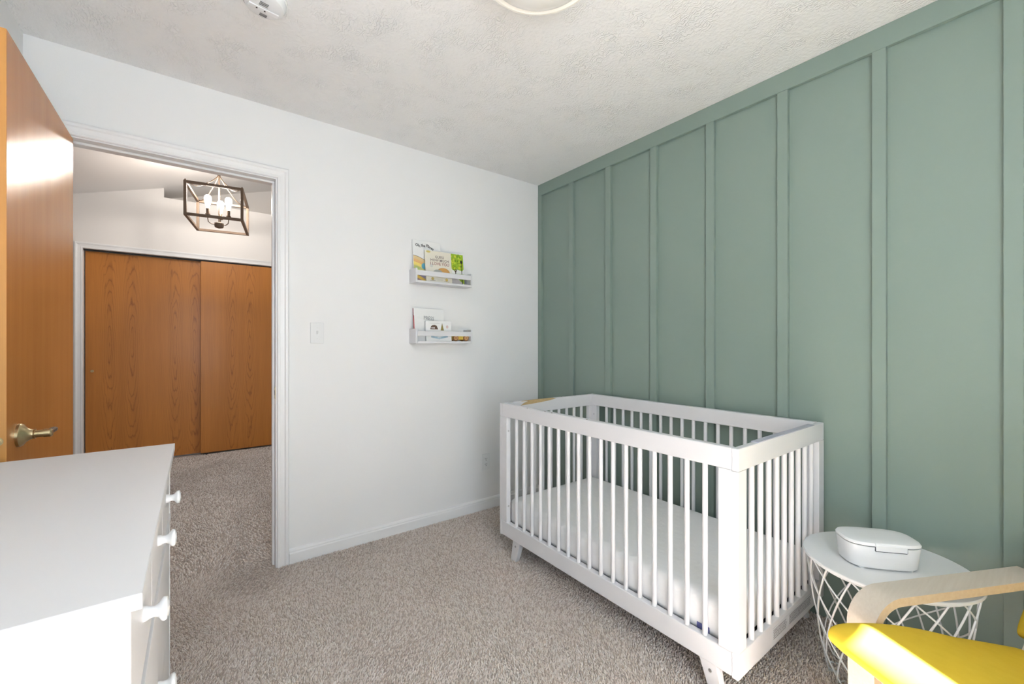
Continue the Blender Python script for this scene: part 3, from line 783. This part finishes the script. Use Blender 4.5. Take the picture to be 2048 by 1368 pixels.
# splayed tapered legs
def leg(xc, yt, s):
    bm = bmesh.new(); rings = []
    for z, dy, hw, hd in ((KB + 0.004, 0.0, 0.031, 0.016), (FZ, 0.034, 0.022, 0.013)):
        c = yt + s * dy
        rings.append([bm.verts.new((xc + a * hd, c + b * hw, z)) for a, b in ((-1, -1), (1, -1), (1, 1), (-1, 1))])
    for i in range(4): bm.faces.new((rings[0][i], rings[0][(i + 1) % 4], rings[1][(i + 1) % 4], rings[1][i]))
    bm.faces.new(rings[0]); bm.faces.new(rings[1])
    bmesh.ops.recalc_face_normals(bm, faces=bm.faces)
    l = obj('leg', bm, 'white', cr, bevel=0.002)
    if xc < -0.5:
        obj('bolt', lathe(bmesh.new(), [(0, 0), (0.006, 0), (0.006, 0.002), (0.003, 0.002), (0.003, 0.001), (0, 0.001)], 14, Matrix.Translation((xc - 0.0145, yt + s * 0.010, KB - 0.028)) @ Matrix.Rotation(R(-90), 4, 'Y')), 'screw', l)
for xc in (KX0 + 0.020, KX1 - 0.020):
    leg(xc, KY1 - 0.150, 1)
    leg(xc, KY0 + 0.105, -1)
# cross-dowel bolts on the stiles' inner faces
for yy, s in ((KY1 - ET - 0.043, -1),):
    for z in (0.70, 0.28):
        obj('bolt', lathe(bmesh.new(), [(0, 0), (0.0055, 0), (0.0055, 0.0015), (0, 0.0015)], 14, Matrix.Translation((KX0 + 0.014, yy, z)) @ Matrix.Rotation(R(90), 4, 'X')), 'screw', cr)
obj('bolt', lathe(bmesh.new(), [(0, 0), (0.0055, 0), (0.0055, 0.0015), (0, 0.0015)], 14, Matrix.Translation((KX1 - 0.028, KY1 - ET - 0.02, 0.72)) @ Matrix.Rotation(R(-90), 4, 'Y')), 'screw', cr)
# mattress support board
obj('mattress_support', box(KX0 + 0.032, KX1 - 0.032, KY0 + ET + 0.006, KY1 - ET - 0.006, KB + 0.030, KB + 0.052), mat('black_support', (0.02, 0.02, 0.02, 1), 0.7), cr)
# warning labels (print too small to read)
lab = mat('clear_label', srgb(214, 216, 218), 0.3); pr = mat('label_print', srgb(120, 122, 126), 0.5)
for x0_, x1_ in ((-0.545, -0.415), (-0.405, -0.175)):
    l_ = obj('warning_label', box(x0_, x1_, KY0 - 0.0006, KY0 + 0.001, KB + 0.012, KB + 0.062), lab, br_n)
    nb = int((x1_ - x0_) / 0.0085)
    bm = bmesh.new()
    for row in range(6):
        x = x0_ + 0.006
        while x < x1_ - 0.02:
            wl = random.uniform(0.004, 0.014)
            bx(bm, x, min(x + wl, x1_ - 0.006), KY0 - 0.0010, KY0, KB + 0.052 - row * 0.006, KB + 0.0545 - row * 0.006)
            x += wl + 0.003
    obj('label_print', bm, pr, l_)

# mattress: soft rounded slab
def rounded_slab(x0, x1, y0, y1, z0, z1, nx=16, ny=24, sag=0.006, r=0.035):
    bm = bmesh.new()
    bx(bm, x0, x1, y0, y1, z0, z1)
    bmesh.ops.bevel(bm, geom=list(bm.edges), offset=r, segments=4, profile=0.5, affect='EDGES')
    return bm
mt = obj('crib_mattress', rounded_slab(KX0 + 0.036, KX1 - 0.036, KY0 + ET + 0.010, KY1 - ET - 0.010, KB + 0.053, 0.312), 'mattress', smooth=60)
tag(mt, 'white quilted mattress lying inside the crib', 'mattress')
obj('mattress_tag', box(KX0 + 0.0345, KX0 + 0.0375, -1.79, -1.745, 0.178, 0.205), mat('blue_tag', srgb(90, 96, 150), 0.7), mt, label='small blue fabric tag')

# ------------------------------------------------------------------ wire side table
TX, TY, TZ, TR = -0.266, -2.152, 0.430, 0.236
tb = thing('wire_side_table', 'round white side table with a crossing wire basket base', 'side table', (TX, TY, FZ))
T = Matrix.Translation((TX, TY, 0))
obj('table_top', lathe(bmesh.new(), [(0, TZ - 0.012), (TR - 0.004, TZ - 0.012), (TR, TZ - 0.009), (TR, TZ - 0.002), (TR - 0.002, TZ), (0, TZ)], 72, T), 'metal_white', tb, smooth=35)
def wr(z):      # basket radius at height z
    t = (z - 0.0) / (TZ - 0.012)
    return 0.158 + (0.226 - 0.158) * t ** 0.75
def wire(a0, tw, r, name='wire'):
    pts = []
    for k in range(19):
        t = k / 18; z = 0.002 + (TZ - 0.016) * t
        a = a0 + tw * t
        pts.append((TX + wr(z) * math.cos(a), TY + wr(z) * math.sin(a), z))
    # turned-in foot
    pts = [(TX + (wr(0) - 0.03) * math.cos(a0 - 0.1 * (1 if tw > 0 else -1)), TY + (wr(0) - 0.03) * math.sin(a0 - 0.1 * (1 if tw > 0 else -1)), FZ + 0.005)] + pts
    return tube(bmesh.new(), pts, r, 6)
NW = 18
for i in range(NW):
    obj('wire', wire(2 * math.pi * i / NW, R(50), 0.0030), 'metal_white', tb, smooth=60)
for i in range(10):
    obj('wire', wire(2 * math.pi * i / 10 + 0.12, R(-125), 0.0026), 'metal_white', tb, smooth=60)
for z, rr_, tilt, ph in ((TZ - 0.016, 0.0030, 0, 0),):
    pts = []
    for k in range(56):
        a = 2 * math.pi * k / 56
        zz = z + tilt * wr(z) * math.cos(a - ph)
        pts.append((TX + (wr(zz) - 0.002) * math.cos(a), TY + (wr(zz) - 0.002) * math.sin(a), zz))
    obj('ring', tube(bmesh.new(), pts, rr_, 6, closed=True), 'metal_white', tb, smooth=60)

# ------------------------------------------------------------------ wipes box on the table
wb = thing('wipes_box', 'white plastic wipes box with a hinged lid on the round table', 'box', (-0.295, -2.135, TZ + 0.001), (0, 0, R(-48.4)), local=True)
def sup(a, b, n=3.4, N=56):
    P = []
    for i in range(N):
        t = 2 * math.pi * i / N; c, s = math.cos(t), math.sin(t)
        P.append((a * abs(c) ** (2 / n) * (1 if c > 0 else -1), b * abs(s) ** (2 / n) * (1 if s > 0 else -1)))
    return P
def loft(levels, cap=True):
    bm = bmesh.new(); prev = None
    for a, b, z, n in levels:
        ring = [bm.verts.new((x, y, z)) for x, y in sup(a, b, n)]
        if prev: [bm.faces.new((prev[i], prev[(i + 1) % len(ring)], ring[(i + 1) % len(ring)], ring[i])) for i in range(len(ring))]
        else: bm.faces.new(ring[::-1])
        prev = ring
    bm.faces.new(prev); bmesh.ops.recalc_face_normals(bm, faces=bm.faces)
    return bm
LA, LB = 0.112, 0.070
obj('body', loft([(LA - .014, LB - .010, 0.002, 3.4), (LA - .008, LB - .006, 0.006, 3.4), (LA - .003, LB - .002, 0.055, 3.4), (LA, LB, 0.077, 3.4), (LA - .004, LB - .004, 0.0775, 3.4)]), 'plastic', wb, smooth=35)
obj('gasket', loft([(LA - .003, LB - .003, 0.0765, 3.4), (LA - .003, LB - .003, 0.0815, 3.4)]), mat('grey_gasket', srgb(70, 74, 80), 0.6), wb)
lid = obj('lid', loft([(LA, LB, 0.0803, 3.4), (LA + .0005, LB + .0005, 0.084, 3.4), (LA - .003, LB - .003, 0.0895, 3.4), (LA - .012, LB - .011, 0.0920, 3.2), (LA - .05, LB - .035, 0.0930, 2.6)]), 'plastic', wb, smooth=35)
bm = prism(bmesh.new(), [(-LB + 0.004, 0.0925), (-LB - 0.0005, 0.0895), (-LB - 0.0028, 0.084), (-LB - 0.0028, 0.0665), (-LB + 0.001, 0.0655), (-LB + 0.006, 0.075)], 'x', -0.042, 0.048)
obj('front_tab', bm, 'plastic', lid, bevel=0.0012)
for x in (-0.0435, 0.0485):
    obj('tab_slot', box(x, x + 0.001, -LB - 0.0012, -LB + 0.004, 0.066, 0.0800), bpy.data.materials['grey_gasket'], wb)
obj('tab_slot', box(-0.042, 0.048, -LB - 0.0012, -LB + 0.004, 0.0642, 0.0652), bpy.data.materials['grey_gasket'], wb)
for x in (-0.07, 0.07):
    for y in (-0.045, 0.045):
        obj('foot', lathe(bmesh.new(), [(0, 0), (0.009, 0), (0.009, 0.004), (0, 0.004)], 14, Matrix.Translation((x, y, -0.001))), 'plastic', wb)

# ------------------------------------------------------------------ dresser
DRX0, DRX1, DRY0, DRY1, DRZ = XL + 0.018, -2.235, -1.860, -0.884, 0.880
ds = thing('dresser', 'low white chest of drawers with round knobs in the left foreground', 'dresser', ((DRX0 + DRX1) / 2, (DRY0 + DRY1) / 2, FZ))
obj('top', box(DRX0, DRX1, DRY0, DRY1, DRZ - 0.020, DRZ), 'dresser', ds, bevel=0.0015)
FX = DRX1 - 0.013                                  # drawer-front plane
y0, y1 = DRY0 + 0.008, DRY1 - 0.008
for a in (y0, y1 - 0.020):
    obj('side_panel', box(DRX0 + 0.01, FX + 0.002, a, a + 0.020, 0.07, DRZ - 0.0205), 'dresser', ds, bevel=0.001)
obj('back_panel', box(DRX0 + 0.004, DRX0 + 0.0095, y0, y1, 0.07, DRZ - 0.021), 'dresser', ds)
obj('bottom_panel', box(DRX0 + 0.01, FX - 0.004, y0 + 0.020, y1 - 0.020, 0.07, 0.088), 'dresser', ds)
obj('plinth', box(DRX0 + 0.03, FX - 0.02, y0 + 0.01, y1 - 0.01, FZ, 0.0695), 'dresser', ds)
obj('drawer_rail', box(DRX0 + 0.02, FX + 0.004, y0 + 0.0205, y1 - 0.0205, 0.655, 0.675), 'dresser', ds, bevel=0.001)
obj('drawer_rail', box(DRX0 + 0.02, FX, y0 + 0.0205, y1 - 0.0205, 0.365, 0.380), 'dresser', ds, bevel=0.001)
knob_prof = [(0, -0.001), (0.0115, -0.001), (0.0110, 0.004), (0.0085, 0.009), (0.0082, 0.014), (0.0110, 0.019), (0.0165, 0.0225), (0.0178, 0.0255), (0.0165, 0.029), (0.010, 0.0312), (0, 0.032)]
def drawer(ya, yb, za, zb, ky, kz):
    d = obj('drawer_front', box(FX - 0.018, FX, ya, yb, za, zb), 'dresser', ds, bevel=0.0015)
    obj('knob', lathe(bmesh.new(), knob_prof, 26, Matrix.Translation((FX, ky, kz)) @ Matrix.Rotation(R(90), 4, 'Y')), 'plastic', d, smooth=50)
iw = (y1 - y0 - 0.044) / 3
for k in range(3):
    ya = y0 + 0.022 + k * iw
    if k: obj('divider', box(DRX0 + 0.02, FX - 0.0005, ya - 0.006, ya + 0.006, 0.6755, DRZ - 0.0205), 'dresser', ds)
    drawer(ya + 0.008, ya + iw - 0.008, 0.678, DRZ - 0.024, ya + iw / 2, 0.765)
drawer(y0 + 0.024, y1 - 0.024, 0.384, 0.651, (y0 + y1) / 2, 0.452)
drawer(y0 + 0.024, y1 - 0.024, 0.092, 0.362, (y0 + y1) / 2, 0.225)

# ------------------------------------------------------------------ bentwood armchair
A_ = R(26)
CO = Vector((-0.858, -2.158, 0))
fv = Vector((-math.cos(A_), math.sin(A_), 0)); sv = Vector((-math.sin(A_), -math.cos(A_), 0))
ch = thing('armchair', 'bentwood armchair with a yellow cushion beside the round table', 'armchair', tuple(CO + fv * -0.35 + sv * 0.28 + Vector((0, 0, FZ))))
def CW(X, S, z): return CO + fv * X + sv * S + Vector((0, 0, z))
def strip(path, S0, S1, th, name, m, par, bev=0.0):
    """bent-ply strip: path in the chair's side plane (X, z), from S0 to S1 across"""
    bm = bmesh.new(); P = [Vector((p[0], p[1])) for p in path]; n = len(P); rings = []
    for i in range(n):
        a = P[max(i - 1, 0)]; b = P[min(i + 1, n - 1)]
        t = (b - a).normalized(); nn = Vector((-t.y, t.x)) * th / 2
        rings.append([bm.verts.new(CW(q.x, s, q.y)) for q, s in ((P[i] + nn, S0), (P[i] + nn, S1), (P[i] - nn, S1), (P[i] - nn, S0))])
    for a, b in zip(rings, rings[1:]):
        for k in range(4): bm.faces.new((a[k], a[(k + 1) % 4], b[(k + 1) % 4], b[k]))
    bm.faces.new(rings[0][::-1]); bm.faces.new(rings[-1])
    bmesh.ops.recalc_face_normals(bm, faces=bm.faces)
    o = obj(name, bm, m, par, smooth=35)
    o.data.materials.append(M['ply_edge'])
    for p_ in o.data.polygons:
        if abs(p_.normal.dot(sv)) > 0.9: p_.material_index = 1
    return o
def arc(cx, cz, r, a0, a1, n=12): return [(cx + r * math.cos(R(a0 + (a1 - a0) * i / n)), cz + r * math.sin(R(a0 + (a1 - a0) * i / n))) for i in range(n + 1)]
AZ = 0.475; XF = -0.165; RB = 0.085
arm = [(-0.80, AZ - 0.004), (-0.50, AZ - 0.002), (XF - RB, AZ)] + arc(XF - RB, AZ - RB, RB, 90, 6)[1:] + [(XF - 0.006, 0.15)] + arc(XF - 0.066, 0.066 + FZ + 0.012, 0.06, 0, -90)[0:] + [(-0.50, FZ + 0.0125), (-0.86, FZ + 0.0125)]
for S0 in (-0.080, 0.548):
    strip(arm, S0, S0 + 0.074, 0.024, 'arm_frame', 'ply', ch)
seatrail = [(-0.12, 0.345), (-0.16, 0.340), (-0.30, 0.310), (-0.57, 0.255)] + arc(-0.57, 0.315, 0.06, 270, 205, 6) + [(-0.72, 0.45), (-1.00, 0.93)]
for S0 in (0.025, 0.485):
    strip(seatrail, S0, S0 + 0.035, 0.020, 'seat_frame', 'ply', ch)
for X, z in ((-0.13, 0.320), (-0.40, 0.268)):
    bm = bmesh.new()
    a = CW(X, -0.008, z); b = CW(X, 0.548, z)
    tube(bm, [a, b], 0.012, 10); obj('crossbar', bm, 'ply', ch, smooth=50)
def cushion(path, S0, S1, th, name, nS=14):
    """padded cushion swept along path with softly rounded edges and corners"""
    bm = bmesh.new(); P = [Vector(p) for p in path]; n = len(P); L_ = [0]
    for a, b in zip(P, P[1:]): L_.append(L_[-1] + (b - a).length)
    tot = L_[-1]; top = []; bot = []
    e = 0.045
    def prof(d):       # 0 at the edge .. 1 inside
        d = max(0.0, min(d / e, 1.0)); return math.sqrt(max(0.0, 1 - (1 - d) ** 2))
    S_ = [S0 + (S1 - S0) * (0.5 - 0.5 * math.cos(math.pi * j / nS)) for j in range(nS + 1)]
    for i in range(n):
        a = P[max(i - 1, 0)]; b = P[min(i + 1, n - 1)]; t = (b - a).normalized(); nn = Vector((-t.y, t.x))
        rt, rb = [], []
        for s in S_:
            d = min(L_[i], tot - L_[i], s - S0, S1 - s)
            dd = prof(d)
            cr_ = 0.0
            h = th / 2 * (0.46 + 0.54 * dd) * (1 + 0.10 * math.sin(math.pi * (s - S0) / (S1 - S0)))
            q1 = P[i] + nn * h; q2 = P[i] - nn * h
            rt.append(bm.verts.new(CW(q1.x, s, q1.y))); rb.append(bm.verts.new(CW(q2.x, s, q2.y)))
        top.append(rt); bot.append(rb)
    for i in range(n - 1):
        for j in range(nS):
            bm.faces.new((top[i][j], top[i][j + 1], top[i + 1][j + 1], top[i + 1][j]))
            bm.faces.new((bot[i][j], bot[i + 1][j], bot[i + 1][j + 1], bot[i][j + 1]))
        bm.faces.new((top[i][0], top[i + 1][0], bot[i + 1][0], bot[i][0]))
        bm.faces.new((top[i][nS], bot[i][nS], bot[i + 1][nS], top[i + 1][nS]))
    for j in range(nS):
        bm.faces.new((top[0][j], bot[0][j], bot[0][j + 1], top[0][j + 1]))
        bm.faces.new((top[-1][j], top[-1][j + 1], bot[-1][j + 1], bot[-1][j]))
    bmesh.ops.recalc_face_normals(bm, faces=bm.faces)
    o = obj(name, bm, 'yellow', ch, smooth=75)
    sb = o.modifiers.new('soft', 'SUBSURF'); sb.levels = 1; sb.render_levels = 2
    return o
seat = []
for k in range(25):
    t = k / 24; X = 0.0 - 0.66 * t
    z = 0.425 + 0.010 * math.sin(math.pi * min(t * 1.7, 1)) - 0.155 * t ** 1.2
    seat.append((X, z))
cushion(seat[::-1], -0.004, 0.545, 0.078, 'seat_cushion')
back = [(-0.665 - 0.42 * (k / 20), 0.330 + 0.66 * (k / 20) + 0.015 * math.sin(math.pi * k / 20)) for k in range(21)]
cushion(back[::-1], -0.004, 0.545, 0.085, 'back_cushion')

# ------------------------------------------------------------------ carpet pile (uncountable: one object)
def pile(x0, x1, y0, y1, dens, hgt, rad, name, label):
    n = int((x1 - x0) * (y1 - y0) * dens)
    gx = int(math.sqrt(n * (x1 - x0) / (y1 - y0))); gy = n // gx
    X, Y = np.meshgrid(np.linspace(x0, x1, gx), np.linspace(y0, y1, gy)); X = X.ravel(); Y = Y.ravel(); n = X.size
    cell = math.sqrt((x1 - x0) * (y1 - y0) / n)
    X = np.clip(X + rng.uniform(-.6, .6, n) * cell, x0, x1); Y = np.clip(Y + rng.uniform(-.6, .6, n) * cell, y0, y1)
    # brushed patches: slowly varying lean
    def lf(a, b, c, d): return np.sin(X * a + Y * b + c + 1.6 * np.sin(X * d - Y * a * 0.7 + 1.0))
    ang = 2.2 * lf(2.3, 1.7, 0.3, 3.1) + 1.3 * lf(-4.1, 5.2, 1.1, 6.0) + rng.normal(0, 0.75, n)
    lean = hgt * np.clip(0.75 + 0.4 * lf(3.3, -2.4, 2.0, 4.0) + rng.normal(0, 0.25, n), 0.1, 1.5)
    h = hgt * rng.uniform(0.75, 1.12, n); r = rad * rng.uniform(0.8, 1.25, n); ph = rng.uniform(0, 2 * np.pi, n)
    V = np.empty((n, 9, 3), np.float32)
    for lev, (tz, tl, tr_) in enumerate(((0, 0, 0.9), (0.6, 0.45, 1.15), (1.0, 1.0, 0.55))):
        for k in range(3):
            a = ph + k * 2 * np.pi / 3 + lev * 0.6
            V[:, lev * 3 + k, 0] = X + np.cos(ang) * lean * tl + np.cos(a) * r * tr_
            V[:, lev * 3 + k, 1] = Y + np.sin(ang) * lean * tl + np.sin(a) * r * tr_
            V[:, lev * 3 + k, 2] = FZ - 0.001 + h * tz
    F = []
    for lev in (0, 3):
        for k in range(3):
            j = (k + 1) % 3
            F += [[lev + k, lev + j, lev + 3 + j], [lev + k, lev + 3 + j, lev + 3 + k]]
    F.append([6, 7, 8])
    F = np.array(F, np.int32)
    idx = (F[None] + (np.arange(n, dtype=np.int32) * 9)[:, None, None]).reshape(-1)
    me = bpy.data.meshes.new(name)
    me.vertices.add(n * 9); me.vertices.foreach_set('co', V.reshape(-1))
    nf = n * len(F)
    me.loops.add(nf * 3); me.loops.foreach_set('vertex_index', idx)
    me.polygons.add(nf); me.polygons.foreach_set('loop_start', np.arange(0, nf * 3, 3, dtype=np.int32))
    me.polygons.foreach_set('use_smooth', np.ones(nf, bool))
    me.update(); me.materials.append(M['carpet'])
    o = bpy.data.objects.new(name, me); C.objects.link(o)
    o['kind'] = 'stuff'; o.parent = floor
    return o
pile(XL + 0.016, -0.002, -2.75, -0.016, 22000, 0.0100, 0.0027, 'carpet_pile', 'taupe cut pile carpet covering the nursery floor')
pile(DX0 + 0.012, DX1 - 0.012, -0.016, 0.13, 22000, 0.0100, 0.0027, 'carpet_pile', 'taupe carpet in the doorway threshold')
pile(-3.60, -0.90, 0.13, YC - 0.02, 6400, 0.012, 0.0042, 'carpet_pile', 'taupe carpet of the hall in front of the closet')
